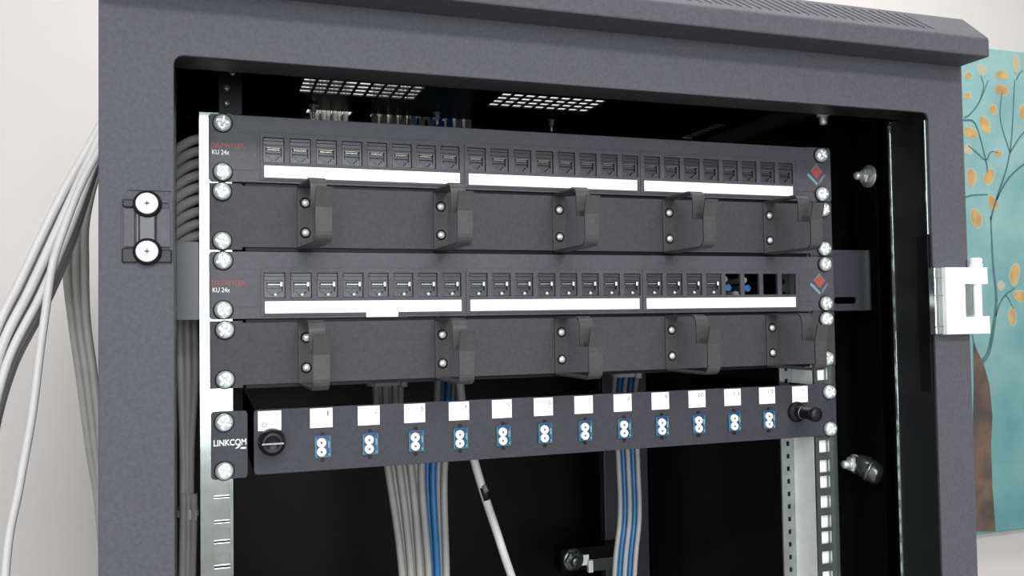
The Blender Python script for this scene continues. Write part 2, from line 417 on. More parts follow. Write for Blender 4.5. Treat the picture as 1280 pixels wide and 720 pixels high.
def bolt(name, org, ax, r=6, L=10, washer_or_shade=9, me=M['screw'], par=cab):
    a = Vector(ax).normalized(); o = Vector(org); mb = MB()
    mb.lathe([(0, 0), (washer_or_shade, 0), (washer_or_shade, 1.4), (r * 0.9, 1.5)], o, a, 24)
    mb.lathe([(r * 1.15, 1.4), (r * 1.15, 6), (r * 0.95, 7), (r * .5, 7.05)], o, a, 6, smooth=False)
    mb.lathe([(r * 0.62, 6.8), (r * 0.62, 6.8 + L * .8), (r * 0.4, 6.8 + L), (0, 6.8 + L)], o, a, 16)
    return mb.build(name, me, par)
bolt('side_bolt', (520, 8, -13.5), (-1, 0, 0), 5.5, 8, 9.5)
# lower clamp on the right post
cl = bolt('clamp_bolt', (508, 20, -256), (-1, 0, 0), 5.5, 7, 8)
pts = spline([(508, 24, -254), (512, 10, -248), (516, -6, -252), (519, -12, -266), (519, -4, -274), (515, 12, -270)], 5)
MB().lathe([(0, 0), (6.5, 0), (8.6, 4), (9.2, 14), (8.8, 22), (6, 25), (0, 25.5)], (509, 22, -254), (10, -22, -12), 24).lathe([(9.0, 13), (10.2, 14), (10.2, 16), (9.0, 17)], (509, 22, -254), (10, -22, -12), 24).build('clamp_lug', M['darkscrew'], cl)
MB().box(508, 520.5, 14, 26, -262, -250, 1).build('clamp_block', M['darkscrew'], cl)
# bolts hanging from the roof
p = at(1031, 150, 0.0) / K
bolt('roof_bolt', (p.x, 2, 40), (0, 0, -1), 5.2, 7, 6.5)
MB().box(p.x - 6, p.x + 6, 0, 5, 40, 69).build('bolt_bracket', M['inner'], cab)
p = at(1122, 157, -0.03) / K
bolt('side_bolt', (p.x + 1, -28, p.z), (-1, -0.2, 0), 3.6, 3, 5, me=M['darkscrew'])
MB().box(p.x, 531, -32, -24, p.z - 8, 69).build('bolt_bracket', M['inner'], cab)
for u, v in ((392, 124), (547, 134), (690, 142)):
    d = at(u, v, 0.22) / K; bolt('roof_bolt', (d.x, 222, 69.8), (0, 0, -1), 2.4, 6, 4.2)
for u, v in ((290, 91), (283, 110), (283, 129)):
    q = at(u, v, 0.0) / K
    MB().cyl((q.x, 0, q.z), (q.x, -1.5, q.z), 2.2, 12).build('roof_screw', M['darkscrew'], cab)
MB().box(-2, 12, 0.2, 3.4, 6.5, 69).build('rail_hanger', M['inner'], cab)
# rear metal bracket low in the middle
q = at(717, 700, 0.37) / K
rb = bolt('rear_bolt', (q.x, 372, q.z), (0, -1, 0), 9.5, 5, 13, me=M['darkscrew'])
q2 = at(738, 705, 0.37) / K
MB().box(q.x + 4, q.x + 20, 371, 373, q.z - 8, q.z + 4, .3).box(q2.x - 4, q2.x + 2, 366, 372, q2.z - 9, q2.z + 5, .5).build('bracket_fold', M['zinc2'], rb)
MB().box(q2.x + 2, q2.x + 46, 370, 371.8, q2.z - 9, q2.z + 5, .3).build('bracket_plate', M['zinc'], rb)
MB().box(q.x - 14, q2.x + 60, 373.4, 395.9, q.z - 14, q.z + 12).build('cross_bar', M['inner'], cab)

# ---- left strike plate on the frame
mb = MB(); mb.plate(rrect(-53.5, -27.5, -96, -60.3, 1.5, 2), [rrect(-51.5, -29.5, -94, -62.5, 1, 2)], XZ(YF), 0.9, 0.2)
st = mb.build('lock_striker', M['powder'], cab)
MB().box(-50.5, -28, YF - 0.25, YF, -56.2, -55.8).build('striker_seam', M['inner'], st)
for q in ((-53.3, -45.2, -95.6, -87.6), (-36.5, -28, -95.6, -88.2), (-53, -46, -65.5, -61)): MB().box(q[0], q[1], YF - 1.6, YF, q[2], q[3], 0.7).build('corner_pad', M['black'], st)
MB().box(-44.8, -36.2, YF - 2.4, YF, -88, -64.5, 0.8).box(-46.2, -44.8, YF - 1.2, YF, -90, -62, 0.3).build('striker_bar', M['jack'], st)
MB().box(-36, -28.6, YF - 1.3, YF, -87, -65.5, 0.5).box(-52.6, -46.8, YF - 1.3, YF, -87, -66, 0.5).build('striker_cheek', M['panel'], st)
for z in (-63.6, -89.6):
    s = MB().lathe([(0, 0), (7.2, 0), (7.4, 1.4), (6.6, 2.8), (5.2, 3.2), (0, 3.2)], (-40.4, YF - 2.2 + .8, z), (0, -1, 0), 28).build('screw_collar', M['black'], st)
    MB().lathe([(5.6, 3.0), (5.7, 4.6), (4.9, 5.4), (2.4, 5.7), (2.0, 5.0), (0, 5.0)], (-40.4, YF - 1.4, z), (0, -1, 0), 28).build('screw_head', M['chrome'], s)
    MB().box(-41.8, -39.0, YF - 6.6, YF - 6.3, z - .4, z + .4).box(-40.8, -40.0, YF - 6.6, YF - 6.3, z - 1.4, z + 1.4).build('screw_slot', M['number'], s)

# ---- right hinge
mb = MB().box(496, 506, YF - 6, YF, -145.5, -96, 0.8)
for z in (-103.5, -118, -133.5): pass
hg = tag(mb.build('hinge', M['zinc'], cab), 'pale metal door hinge at the right edge of the frame')
MB().box(495.4, 504.5, YF - 6.4, YF - 5.8, -104.0, -103.2).box(495.4, 504.5, YF - 6.4, YF - 5.8, -117.2, -116.4).box(495.4, 504.5, YF - 6.4, YF - 5.8, -140.2, -139.4).build('leaf_seams', M['number'], hg)
mb = MB().plate([(503, -145.6), (543.6, -145.6), (543.6, -132.8), (521, -132.8), (521, -108.6), (542.8, -108.6), (542.8, -96.2), (503, -96.2)],
                [], XZ(YF), 10, 0.8)
mb.build('hinge_block', M['chrome'], hg)
MB().cyl((536.8, YF - 5, -145.8), (536.8, YF - 5, -90), 3.4, 20).lathe([(0, 0), (4.4, 0), (5, 2), (4.2, 4), (4.8, 6.5), (3, 7.5), (0, 7.6)], (536.5, YF - 5, -96.3), (0, 0, 1), 20).build('hinge_pin', M['chrome'], hg)
MB().box(522, 531, YF - 6, YF - 0.1, -132.5, -108.9, 0.6).build('hinge_knuckle', M['zinc'], hg)

# ------------------------------------------------------------------ reusable meshes (origin at the fixing point)
def screw_mesh():
    bm = bmesh.new(); seg = 40; Rr = 5.7; rads = [0.0] + [Rr * i / 12 for i in range(1, 13)]
    rings = []
    for r in rads:
        ring = []
        for k in range(seg if r > 0 else 1):
            a = 2 * math.pi * k / seg; x, z = r * math.cos(a), r * math.sin(a)
            h = 3.4 * math.sqrt(max(0, 1 - (r / Rr) ** 2)) ** 0.8 + 0.4
            if (abs(x) < 0.75 or abs(z) < 0.75) and r < 3.8: h -= 1.9 * (1 - r / 4.6)
            ring.append(bm.verts.new((x, -h, z)))
        rings.append(ring)
    rings.append([bm.verts.new((v.co.x, 0, v.co.z)) for v in rings[-1]])
    for A, B in zip(rings[:-1], rings[1:]):
        for i in range(seg):
            j = (i + 1) % seg
            f = bm.faces.new((A[0], B[i], B[j])) if len(A) == 1 else bm.faces.new((A[i], A[j], B[j], B[i])); f.smooth = True
    bmesh.ops.recalc_face_normals(bm, faces=bm.faces)
    for v in bm.verts: v.co *= K
    me = bpy.data.meshes.new('screw'); bm.to_mesh(me); bm.free(); me.materials.append(M['screw']); return me
SCREW = screw_mesh()
SHADE_RING = MB().lathe([(0, 0), (6.3, 0), (6.3, 0.8), (5.9, 1.2), (0, 1.2)], (0, 0, 0), (0, -1, 0), 28).mesh('washer_or_shade', M['black'])  # black ring painting the shading round each panel screw
def add_screw(par, x, z, y=-0.0):
    wz = put('washer_or_shade', SHADE_RING, par, (x, y, z))
    o = put('screw', SCREW, par, (x, y - 1.2, z), (R.uniform(-.12, .12), R.uniform(0, 1.5), R.uniform(-.12, .12)))
FT = -0.0                                     # ears lie on the rail, front of ear at y = -1
PY = 1.15                                     # back plane of panel plates (rail front face is y = 1.2)

# jack : plate with an eight-contact opening
def jack_mesh():
    mb = MB(); notch = [(-5, -1.5), (5, -1.5), (5, -7.2), (2.9, -7.2), (2.9, -8.6), (1.6, -8.6), (1.6, -9.8), (-1.6, -9.8), (-1.6, -8.6), (-2.9, -8.6), (-2.9, -7.2), (-5, -7.2)]
    z = 8.0
    mb.plate(rrect(-6.6, 6.6, -8.1, 8.1, 0.6, 2), [[(a, b + 3.2) for a, b in notch]], XZ(3.4), 3.2, 0.25)
    mb.box(-6.4, 6.4, 3.5, 14, -8, 8)                 # housing behind, closes the opening
    mb.box(-6.3, 6.3, -1.2, 0.4, 6.0, 7.0, 0.15); mb.box(-5.8, 5.8, -1.0, 0.4, 3.2, 4.2, 0.15)
    mb.box(-4.7, 4.7, 1.6, 3.2, -1.6, -0.9)           # tongue inside
    return mb.mesh('jack', M['jack'])
JACK = jack_mesh()
def contact_glint_mesh(kind):
    mb = MB()
    for k in range(8): mb.box(-3.7 + k * 0.98, -3.2 + k * 0.98, 1.6, 2.4, 0.5, 0.9)
    if not kind: mb.box(-4.5, 4.3, -0.1, 0.5, 1.35, 1.65, 0.1)  # thin bar modelled as the bright glint above the opening
    if kind: mb.box(3.6, 5.2, -0.5, 0.3, -0.8, 2.1, 0.3); mb.lathe([(0, 0), (1.3, 0), (1.2, .7), (0, 1)], (0.6, 0.3, -6.2), (0, -1, 0), 12)  # bright bits modelled as the glints at right and bottom
    return mb.mesh('contact', M['gold'] if not kind else M['screw'])
CONT = contact_glint_mesh(0); CONT2 = contact_glint_mesh(1)

MODS = [(25.8, 158.2, 31.9, 17.1), (164.7, 296.4, 170.9, 17.2), (302.5, 435.4, 309.7, 17.15)]
def patch_panel(ztop, label, second):
    """ztop: z of the upper screw"""
    t = thing('network_patch_panel', (232.5, 0, ztop - 38), label, 'patch panel', 'patch panels in the rack')
    hs = []
    for s0, s1, c0, dp in MODS:
        for i in range(8):
            c = c0 + dp * i; hs.append([(c - 6.75, ztop - 24.2), (c + 6.75, ztop - 24.2), (c + 6.75, ztop - 7.8), (c - 6.75, ztop - 7.8)])
    MB().plate(rrect(-8.7, 473.8, ztop - 37.7, ztop + 6.0, 2.4, 3), hs, XZ(PY), 1.9, 0.25).build('face_plate', M['panel'], t)
    MB().box(14, 452, 1.2, 16, ztop - 37.5, ztop - 36.4).build('lower_flange', M['jack'], t); MB().box(14, 452, 1.2, 16, ztop + 4.6, ztop + 5.8).build('upper_flange', M['jack'], t)
    # raised modules around the ports
    for mi, (s0, s1, c0, dp) in enumerate(MODS):
        h2 = [h for h in hs if s0 - 3 < h[0][0] < s1]
        m = MB().plate(rrect(s0 - 2.6, s1 + 2.8, ztop - 36.2, ztop - 4.6, 0.6, 2), h2, XZ(-0.7), 0.9, 0.2).build('port_module', M['panel'], t)
        lb = MB().box(s0, s1, -2.3, -1.5, ztop - 34.3, ztop - 26.4, 0.15)
        if second and mi == 0: lb.box(91.5, 113.4, -2.6, -1.9, ztop - 37.6, ztop - 33.5, 0.2)
        tag(lb.build('label_strip', M['label'], m), 'blank white label strip')
        MB().box(s0 - 0.6, s1 + 0.6, -2.2, -1.5, ztop - 26.3, ztop - 25.3, 0.2).box(s0 - .6, s1 + .6, -2.2, -1.5, ztop - 35.4, ztop - 34.4, .2).build('strip_holder', M['panel'], m)
        for i in range(8):
            if second and mi == 2 and i >= 4: continue
            c = c0 + dp * i
            j = put('jack', JACK, t, (c, -0.2, ztop - 16.0))
            k = put('contact', CONT2 if second else CONT, j, (0, 0, 0)); k.location = (0, 0, 0)
    for a, b in ((-7.5, 21.5), (440, 473)): MB().box(a, b, -1.15, -0.7, ztop - 30, ztop - 5.5, 0.15).build('end_badge', M['panel'], t)
    MB().text('DATWYLER', 3.4, (-7.0, -1.2, ztop - 16.2), 20.5, 0.12, 0.004).build('maker_name', M['red'], t)
    MB().text('KU 24x', 3.1, (-6.4, -1.2, ztop - 20.4), 10.5, 0.12, 0.006).build('model_mark', M['white'], t)
    # diamond emblem
    cx, cz = 459, ztop - 16
    def dia(x, z, a, b): return [(x, -1.2, z - b), (x + a, -1.2, z), (x, -1.2, z + b), (x - a, -1.2, z)]
    em = MB(); em.prism([(cx - 9, -1.2, cz - 0.5), (cx - 7.4, -1.2, cz + 1.0), (cx + 1.4, -1.2, cz - 7), (cx + 0.2, -1.2, cz - 8.6)], (0, -.15, 0))
    em.build('emblem_teal', M['teal'], t)
    em = MB(); em.prism([(cx + 2.0, -1.2, cz - 8.4), (cx + 3.2, -1.2, cz - 7.0), (cx + 9, -1.2, cz - 0.2), (cx + 7.4, -1.2, cz + 0.8), (cx + 2.6, -1.2, cz - 5)], (0, -.15, 0))
    em.build('emblem_grey', M['number'], t)
    em = MB(); em.plate([(cx, cz - 3.6), (cx + 5.6, cz + 2.2), (cx, cz + 8.2), (cx - 5.4, cz + 2.6)], [], XZ(-1.2), 0.15)
    em.build('emblem_red', M['red'], t)
    em = MB(); em.plate([(cx - 6.0, cz + 2.6), (cx, cz + 9), (cx + 6.2, cz + 2.2), (cx + 5.0, cz + 2.2), (cx, cz + 7.4), (cx - 4.8, cz + 2.6)], [], XZ(-1.35), 0.12)
    em.build('emblem_outline', M['number'], t)
    for x in (0, 463.3 if ztop > -50 else 464.4):
        for z in (ztop, ztop - 31.75): add_screw(t, x, z, -1.15)
    return t
patch_panel(0, 'upper black patch panel with all twenty-four ports filled and three unbroken white label strips', False)
patch_panel(-88.9, 'lower black patch panel with four empty ports at its right end', True)

# ------------------------------------------------------------------ cable managers with five rings
def arc(cy, cz, r, a0, a1, n=5): return [(cy + r * math.cos(math.radians(a0 + (a1 - a0) * i / n)), cz + r * math.sin(math.radians(a0 + (a1 - a0) * i / n))) for i in range(n + 1)]
def ring_mesh():
    mb = MB(); w = 5.0
    mb.box(-w, w, -1.3, 0, -20, 20, 0.25)
    # upper arm and tab
    mb.strip([(-0.6, 20.4), (-38, 20.4)] + arc(-38, 14.4, 6, 90, 180)[1:] + [(-44, 0.5)], -w, w, 1.3)
    # lower arm, front strip and flared lip
    mb.strip([(-0.6, -20.4), (-52, -20.4)] + arc(-52, -14.4, 6, -90, -180)[1:] + [(-58, -6), (-58, 0.5), (-61.5, 12.5)], -w, w, 1.3)
    return mb.mesh('cable_ring', M['ring'])
RING = ring_mesh()
RIVET = MB().lathe([(0, 0), (2.6, 0), (2.6, .3), (2.0, .9), (1.0, 1.5), (0, 1.6)], (0, 0, 0), (0, -1, 0), 18).mesh('rivet', M['screw'])
RIVB = MB().lathe([(0, 0), (3.6, 0), (3.6, .35), (0, .35)], (0, 0, 0), (0, -1, 0), 20).mesh('rivet_collar', M['black'])
def manager(zc, label, yaws):
    t = thing('cable_manager', (232.5, 0, zc - 22), label, 'cable manager', 'horizontal cable managers in the rack')
    MB().plate([(-8.4, zc - 21.6), (12, zc - 21.6), (12, zc - 19.8), (452, zc - 19.8), (452, zc - 21.6), (473.4, zc - 21.6), (473.4, zc + 21.6), (452, zc + 21.6), (452, zc + 20.3), (12, zc + 20.3), (12, zc + 21.6), (-8.4, zc + 21.6)],
               [], XZ(PY), 1.9, 0.25).build('face_plate', M['mgr'], t)
    MB().box(14, 450, 1.2, 6, zc - 22.2, zc - 20).build('lower_flange', M['inner'], t); MB().box(14, 450, 1.2, 18, zc + 20.2, zc + 22.2).build('upper_flange', M['inner'], t)
    for x, yw in zip((51.7, 144.1, 233, 323, 412.6), yaws):
        g = put('cable_ring', RING, t, (x, -0.8, zc), (0, 0, math.radians(yw)))
        for dz in (9.9, -9.9):
            c = put('rivet_collar', RIVB, g, (0, 0, 0)); c.location = (0, -1.3 * K, dz * K)
            r = put('rivet', RIVET, g, (0, 0, 0)); r.location = (0, -1.6 * K, dz * K)
    for x in (-0.5 if zc > -100 else 1.0, 464.3):
        for z in (zc + 15.9, zc - 15.9): add_screw(t, x, z, -1.0)
manager(-60.3, 'upper black cable manager with five steel rings, between the two patch panels', (5, 1, 0, 0, 0))
manager(-149.3, 'lower black cable manager with five steel rings, below the lower patch panel', (3, 1, 1, 1, 1))

# ------------------------------------------------------------------ fibre panel
zf = -206.9
fp = thing('fibre_patch_panel', (232.5, 0, zf - 22), 'black fibre patch panel with twelve numbered white labels and blue duplex adapters', 'patch panel')
MB().plate(rrect(-7.8, 14.6, zf - 21.6, zf + 21.4, 2.2, 3), [], XZ(PY), 1.9, 0.25).build('mounting_ear', M['fibre'], fp)
MB().plate(rrect(455, 473, zf - 21.6, zf + 20, 2.2, 3), [], XZ(PY), 1.6, 0.25).build('mounting_ear', M['fibre'], fp)
hs = [rrect(62 + 31.4 * i - 4.8, 62 + 31.4 * i + 4.8, -218.2, -204.6, 0.3, 1) for i in range(12)]
MB().plate(rrect(18.4, 466, -227.2, -185.4, 2.6, 3), hs, XZ(0.3), 1.8, 0.3).build('face_plate', M['fibre'], fp)
MB().box(18.6, 452, 0.3, 190, -227, -226).box(18.6, 19.6, 0.3, 190, -226.5, -186).box(451, 452, 0.3, 190, -226.5, -186).build('tray', M['inner'], fp)
MB().text('LINKCOM', 4.0, (-6.2, -0.85, -207.4), 20, 0.15, 0.02).prism([(6.8, -0.9, -209.6), (8.8, -0.9, -209.2), (10.6, -.9, -207.2), (9.2, -.9, -207.2)], (0, -.12, 0)).box(10.2, 13.6, -1.0, -.85, -209.9, -208.8).build('maker_name', M['white'], fp)
def adapter():
    mb = MB(); mb.plate(rrect(-5.3, 5.3, -7.2, 7.2, 0.6, 2), [rrect(-3.9, 3.9, -6.4, 6.3, 0.4, 1)], XZ(0), 1.6, 0.2)
    mb.box(-4.6, 4.6, 0.1, 12, -6.6, 6.6); return mb.mesh('adapter', M['blueplug'])
AD = adapter()
CAPM = MB().lathe([(0, 0), (3.1, 0), (3.2, 1.6), (2.9, 3.0), (2.3, 3.4), (1.35, 3.3), (1.2, 2.2), (0, 2.2)], (0, 0, 0), (0, -1, 0), 24).mesh('dust_cap', M['cap'])
CAPP = MB().lathe([(0, 0), (.75, 0), (.75, .9), (0, 1)], (0, 0, 0), (0, -1, 0), 12).mesh('cap_recess', M['number'])
ADT = MB().box(-4.9, 5.1, -2.1, -0.2, 6.3, 7.3, 0.2).box(-4.8, 4.6, -.6, 0.0, -6.4, 6.3).mesh('adapter_shroud', M['bluedark'])
CLIP = MB().box(-1.1, 1.1, -1.0, 0, 8.0, 9.6, 0.2).box(-1.3, 1.0, -1.2, 0, -9.8, -8.0, 0.2).mesh('adapter_clip', M['black'])
ADL = MB().box(3.2, 4.5, -2.4, -1.2, -1, 3.5, .2).box(3.2, 4.5, -2.4, -1.2, -6, -4.5, .2).mesh('latch_edge', M['teal'])
LAB = MB().box(-7.3, 7.3, -0.15, 0.15, -6.4, 6.4, 0.05).mesh('number_label', M['label'])
for i in range(12):
    x = 62.0 + 31.4 * i
    a = put('adapter', AD, fp, (x, -1.5, -211.4))
    for nm, me, l in (('dust_cap', CAPM, (-1.0, -0.6, 2.7)), ('dust_cap', CAPM, (-1.0, -0.6, -3.3)), ('adapter_shroud', ADT, (0, 0, 0)), ('adapter_clip', CLIP, (0, 0, 0)), ('latch_edge', ADL, (0, 0, 0))):
        o = put(nm, me, a, (0, 0, 0)); o.location = Vector(l) * K
    for z in (2.7, -3.3):
        o = put('cap_recess', CAPP, a, (0, 0, 0)); o.location = Vector((-1.0, -2.8, z)) * K
    lx = 61.3 + 31.4 * i
    l = put('number_label', LAB, fp, (lx, -1.6, -192.6))
    wdt = 2.0 if i < 9 else 4.6
    mb = MB().text(str(i + 1), 3.4, (lx + 5.8 - wdt, -1.76, -191.4), wdt if i else 0.9, 0.06)
    mb.mi = 0; n = mb.build('number', M['number'], l)
put('number_label', LAB, fp, (28.3, -1.6, -192.8)); put('number_label', LAB, fp, (437.5, -1.6, -192.9))
MB().text('D', 3.0, (23.5, -1.76, -196.8), 3.2, 0.06).build('letter', M['number'], fp)
MB().text('-', 0.6, (440, -1.76, -190), 1.6, 0.06).build('letter', M['number'], fp)
def knob(x, z):
    k = MB().lathe([(0, 0), (4, 0), (4, 6), (8.2, 6.5), (8.6, 9), (8.2, 15), (7.2, 17.5), (5.0, 18.6), (4.4, 18.0), (0, 17.4)], (x, -1.4, z), (0, -1, 0), 36)
    k.build('plunger_knob', M['black'], fp)
    MB().box(x - 6.8, x + 6.8, -21.0, -18.6, z - 0.7, z + 0.5, 0.2).build('knob_bar', M['darkscrew'], fp)
knob(29.0, -205.3)
kb = MB().lathe([(0, 0), (8.0, 0), (8.2, 1.5), (7.6, 3.2), (5.4, 3.6), (4.6, 6), (4.6, 20), (5.6, 21), (5.6, 25), (4.6, 26.4), (0, 26.4)], (433.5, -1.4, -206.6), (0, -1, 0), 32).build('plunger_knob', M['black'], fp)
MB().lathe([(4.65, 8), (5.1, 8.2), (5.1, 9.6), (4.65, 9.8)], (433.5, -1.4, -206.6), (0, -1, 0), 32).build('knob_collar', M['darkscrew'], kb)
for x, z in ((0.2, -192.4), (0.2, -223.2), (465.2, -192.2), (465.2, -221.8)): add_screw(fp, x, z, -0.9)

# ------------------------------------------------------------------ cables
ORD = ['first', 'second', 'third', 'fourth', 'fifth', 'sixth', 'seventh', 'eighth', 'ninth', 'tenth', 'eleventh']
def cable(name, pts, r, m, label, group=None, n=8, seg=10):
    P = spline(pts, n); o = Vector(P[-1]) * K
    mb = MB().tube(P, r, seg); ob = mb.build(name, m, None, org=o)
    return tag(ob, label, 'cable', group)
def A(u, v, y): return at(u, v, y) / K
# left bundle hanging behind the panels (two grey groups and the blue pair)
N = 11
for i in range(N):
    f = i / (N - 1); blue = i in (7, 8)
    y = 200 + (i % 2) * 7
    lower = A(484 + 72 * f, 580, y * K); low2 = A(503 + 55 * f, 722, y * K)
    g = 470 + 30 * (i / 5.0) if i < 6 else 547 + 27 * ((i - 6) / 4.0)
    gap = A(g, 490, y * K)
    top = Vector((147 + 84 * f, 254 + (i % 2) * 3, 75))
    pts = [top + Vector((0, 4, 60)), top, A(468 + 118 * f, 165, 0.245), gap, lower, low2, low2 + Vector((2, 10, -120)), Vector((low2.x + 8 * f, 240, -900)), Vector((200 + 30 * f, 300, -1715))]
    if blue: cable('network_cable', pts, 3.1, M['bluecable'], ('left' if i == 7 else 'right') + ' one of the two front blue cables in the wide bundle', 'blue cables of the left bundle')
    else: cable('network_cable', pts, 3.3, M['greycable'], ORD[i if i < 7 else i - 2] + ' grey cable from the left in the front row of the wide bundle', 'grey cables of the left bundle')
for i in range(11):      # second row filling the bundle and the roof opening
    f = (i + .5) / 11
    y = 214; low = A(486 + 72 * f, 580, y * K); low2 = A(505 + 53 * f, 722, y * K); g = A(470 + 32 * f, 490, y * K) if f < .6 else A(548 + 28 * (f - .6) / .4, 490, y * K)
    top = Vector((146 + 86 * f, 259, 75)); blue = i in (4, 6)
    pts = [top + Vector((0, 3, 60)), top, A(468 + 118 * f, 165, 0.252), g, low, low2, low2 + Vector((2, 10, -120)), Vector((low2.x, 250, -900)), Vector((200 + 30 * f, 312, -1715))]
    cable('network_cable', pts, 3.2, M['bluecable'] if blue else M['greycable'],
          ('blue' if blue else 'grey') + ' cable, ' + ORD[i] + ' from the left in the half-hidden rear row of the wide bundle', ('blue' if blue else 'grey') + ' cables in the rear row of the left bundle')
# right bundle
N = 5
for i in range(N):
    f = i / (N - 1); blue = i in (1, 3); y = 150 + (i % 2) * 5
    low = A(773 + 24 * f, 575, y * K); mid = A(775 + 24 * f, 645, y * K); l2 = A(768 + 25 * f, 720, y * K)
    g = A(768 + 27 * f, 478, y * K); e = Vector(((381, 384, 399, 402, 391)[i], 14, (-100, -107, -101, -107.5, -112)[i]))
    pts = [e, e + Vector((1, 30, -1)), e + Vector((1, 60 + 4 * i, -6)), Vector((g.x + 14, y - 16, -140)), g, low, mid, l2, l2 + Vector((-3, 10, -140)), Vector((l2.x, 240, -900)), Vector((330 + 20 * f, 300, -1715))]
    cable('network_cable', pts, 2.35 if not blue else 2.8, M['bluecable'] if blue else M['greycable'],
          ORD[i] + ' cable from the left in the narrow right bundle, ' + ('blue' if blue else 'grey'), ('blue' if blue else 'grey') + ' cables of the narrow right bundle')
# ties
def tie(name, cx, cy, z, hw, hd, lab):
    mb = MB(); mb.plate(rrect(cx - hw, cx + hw, cy - hd, cy + hd, min(hw, hd) * .8, 4), [rrect(cx - hw + 1, cx + hw - 1, cy - hd + 1, cy + hd - 1, min(hw, hd) * .8, 4)], lambda a, b, d: (a, b, z + d), 4)
    mb.box(cx + hw - 7, cx + hw - 1, cy - hd - 2.5, cy - hd + 1, z - 1.5, z + 5.5, 0.6)
    return tag(mb.build(name, M['palecable'], None, org=Vector((cx, cy, z)) * K), lab, 'cable tie')
q = A(484, 482, 0.2); tie('cable_tie', q.x, 207, q.z, 18, 13, 'pale cable tie round the grey cables seen between manager and fibre panel, left')
q = A(781, 471, 0.15); tie('cable_tie', q.x, 152, q.z, 14, 9, 'pale cable tie round the narrow right bundle above the fibre panel')
# thick white cable with dark marker band
wc = [(575, 480), (583, 530), (592, 572), (606, 620), (622, 668), (640, 722)]
pts = [Vector((150, 257, 75)) * 1.0] + [A(560, 300, 0.18)] + [A(u, v, 0.14) for u, v in wc] + [A(640, 722, 0.14) + Vector((60, 20, -160)), Vector((330, 260, -900)), Vector((330, 330, -1715))]
pts = pts[1:]
wcab = cable('fibre_cable', pts, 3.7, M['whitecable'], 'thick white cable with a dark marker band slanting down right of the grey bundle')
a = A(603.5, 608, 0.14); b = A(608.5, 624, 0.14)
MB().cyl(a, b, 4.3, 20).build('marker_band', M['black'], wcab)
a = A(602, 606, 0.139); b = A(605.5, 614, 0.139)
tag(MB().cyl(a + Vector((1, -2.2, 0)), b + Vector((1, -2.2, 0)), 2.4, 12).build('marker_print', M['number'], wcab), 'grey print on the band')

# cables behind the left rail
for i in range(7):
    top = Vector((85 + 5.4 * i, 252 + (i % 2) * 5, 75))
    y = 52 + (i % 3) * 8; u = 226 + 3.0 * i
    pts = [top + Vector((0, 0, 55)), top, Vector((78 + 4 * i, 240, 30)), Vector((20, 170, 6 + 2 * i)), Vector((-20, 80 + 6 * i, -8 - 5 * i)), A(u, 285, y * K),
           A(u - 1, 400, y * K), A(u, 470, y * K), A(232 + 1.6 * i - 3 + u * 0, 560, y * K), A(229 + 1.5 * i, 643, y * K), A(228 + 2.0 * i, 720, y * K), Vector((-40, 60 + 5 * i, -900)), Vector((-30, 70 + 12 * i, -1715))]
    cable('network_cable', pts, 2.6, M['greycable'], ORD[i] + ' dull grey cable from the left in the gap beside the left rail', 'grey cables behind the left rail')
for i in range(9):
    z = -6 - 8.2 * i
    pts = [Vector((-58, 120, z - 60)), Vector((-52, 80, z - 42)), Vector((-38, 48, z - 16)), Vector((-20, 34, z)), Vector((10, 36, z + 5)), Vector((40, 42, z + 5))]
    cable('patch_lead', pts, 3.3, M['greycable'], ORD[i] + ' short grey cable from the top, curving behind the left rail', 'short grey cables beside the upper panel')
q = A(233, 643, 0.05); q = A(235, 643, 0.06); tie('cable_tie', q.x, 60, q.z, 7, 10, 'small cable tie on the thin cables behind the left rail')

# cables outside the cabinet on the left : over the roof edge, then down
def outside(pts2, y, r, m, lab, grp, over=True):
    P = [A(u, v, y * K + dy) for u, v, dy in pts2]
    head = [Vector((-72, y + 8, 60)), Vector((-76, y, 35))] if over else []
    last = P[-1]
    tail = [last + Vector(((P[-1].x - P[-2].x) * .6, 0, -160)), Vector((last.x - 10, y + 40, -1000)), Vector((last.x, min(y + 60, 600), -1715))]
    return cable('network_cable', head + P + tail, r, m, lab, grp)
for i in range(9):       # broad fan to the lower left
    f = i / 8
    y = 170 + (i % 3) * 16
    outside([(132 - 2 * f, 148 + 30 * f, 0), (112 + 4 * f, 182 + 38 * f, 0), (74 + 16 * f, 250 + 52 * f, 0), (26 + 34 * f, 350 + 24 * f, 0), (0 + 26 * f - 10, 430 + 30 * f, 0), (-34 + 24 * f, 560, 0), (-46 + 22 * f, 700, 0)],
            y, 3.4 + 0.3 * (i % 2), M['palecable'] if i % 3 else M['whitecable'], ORD[i] + ' cable from the left in the pale fan outside the cabinet', 'pale cables of the fan left of the cabinet')
outside([(130, 175, 0), (104, 225, 0), (84, 275, 0), (66, 330, 0), (57, 390, 0), (50, 440, 0), (40, 520, 0), (24, 610, 0), (7, 715, 0)], 130, 3.0, M['whitecable'],
        'single white cable hanging apart from the fan, lower left', None)
for i in range(7):       # grey group hugging the frame
    f = i / 6
    outside([(128, 190 + 10 * f, 0), (96 + 12 * f, 250 + 20 * f, 0), (84 + 22 * f, 330, 0), (90 + 18 * f, 400, 0), (100 + 17 * f, 470, 0), (112 + 14 * f, 560, 0), (126 + 6 * f, 660, 0)],
            270 + 9 * (i % 3), 3.8, M['greycable'], ORD[i] + ' cable from the left in the shaded grey group beside the cabinet edge', 'grey cables close to the cabinet edge')

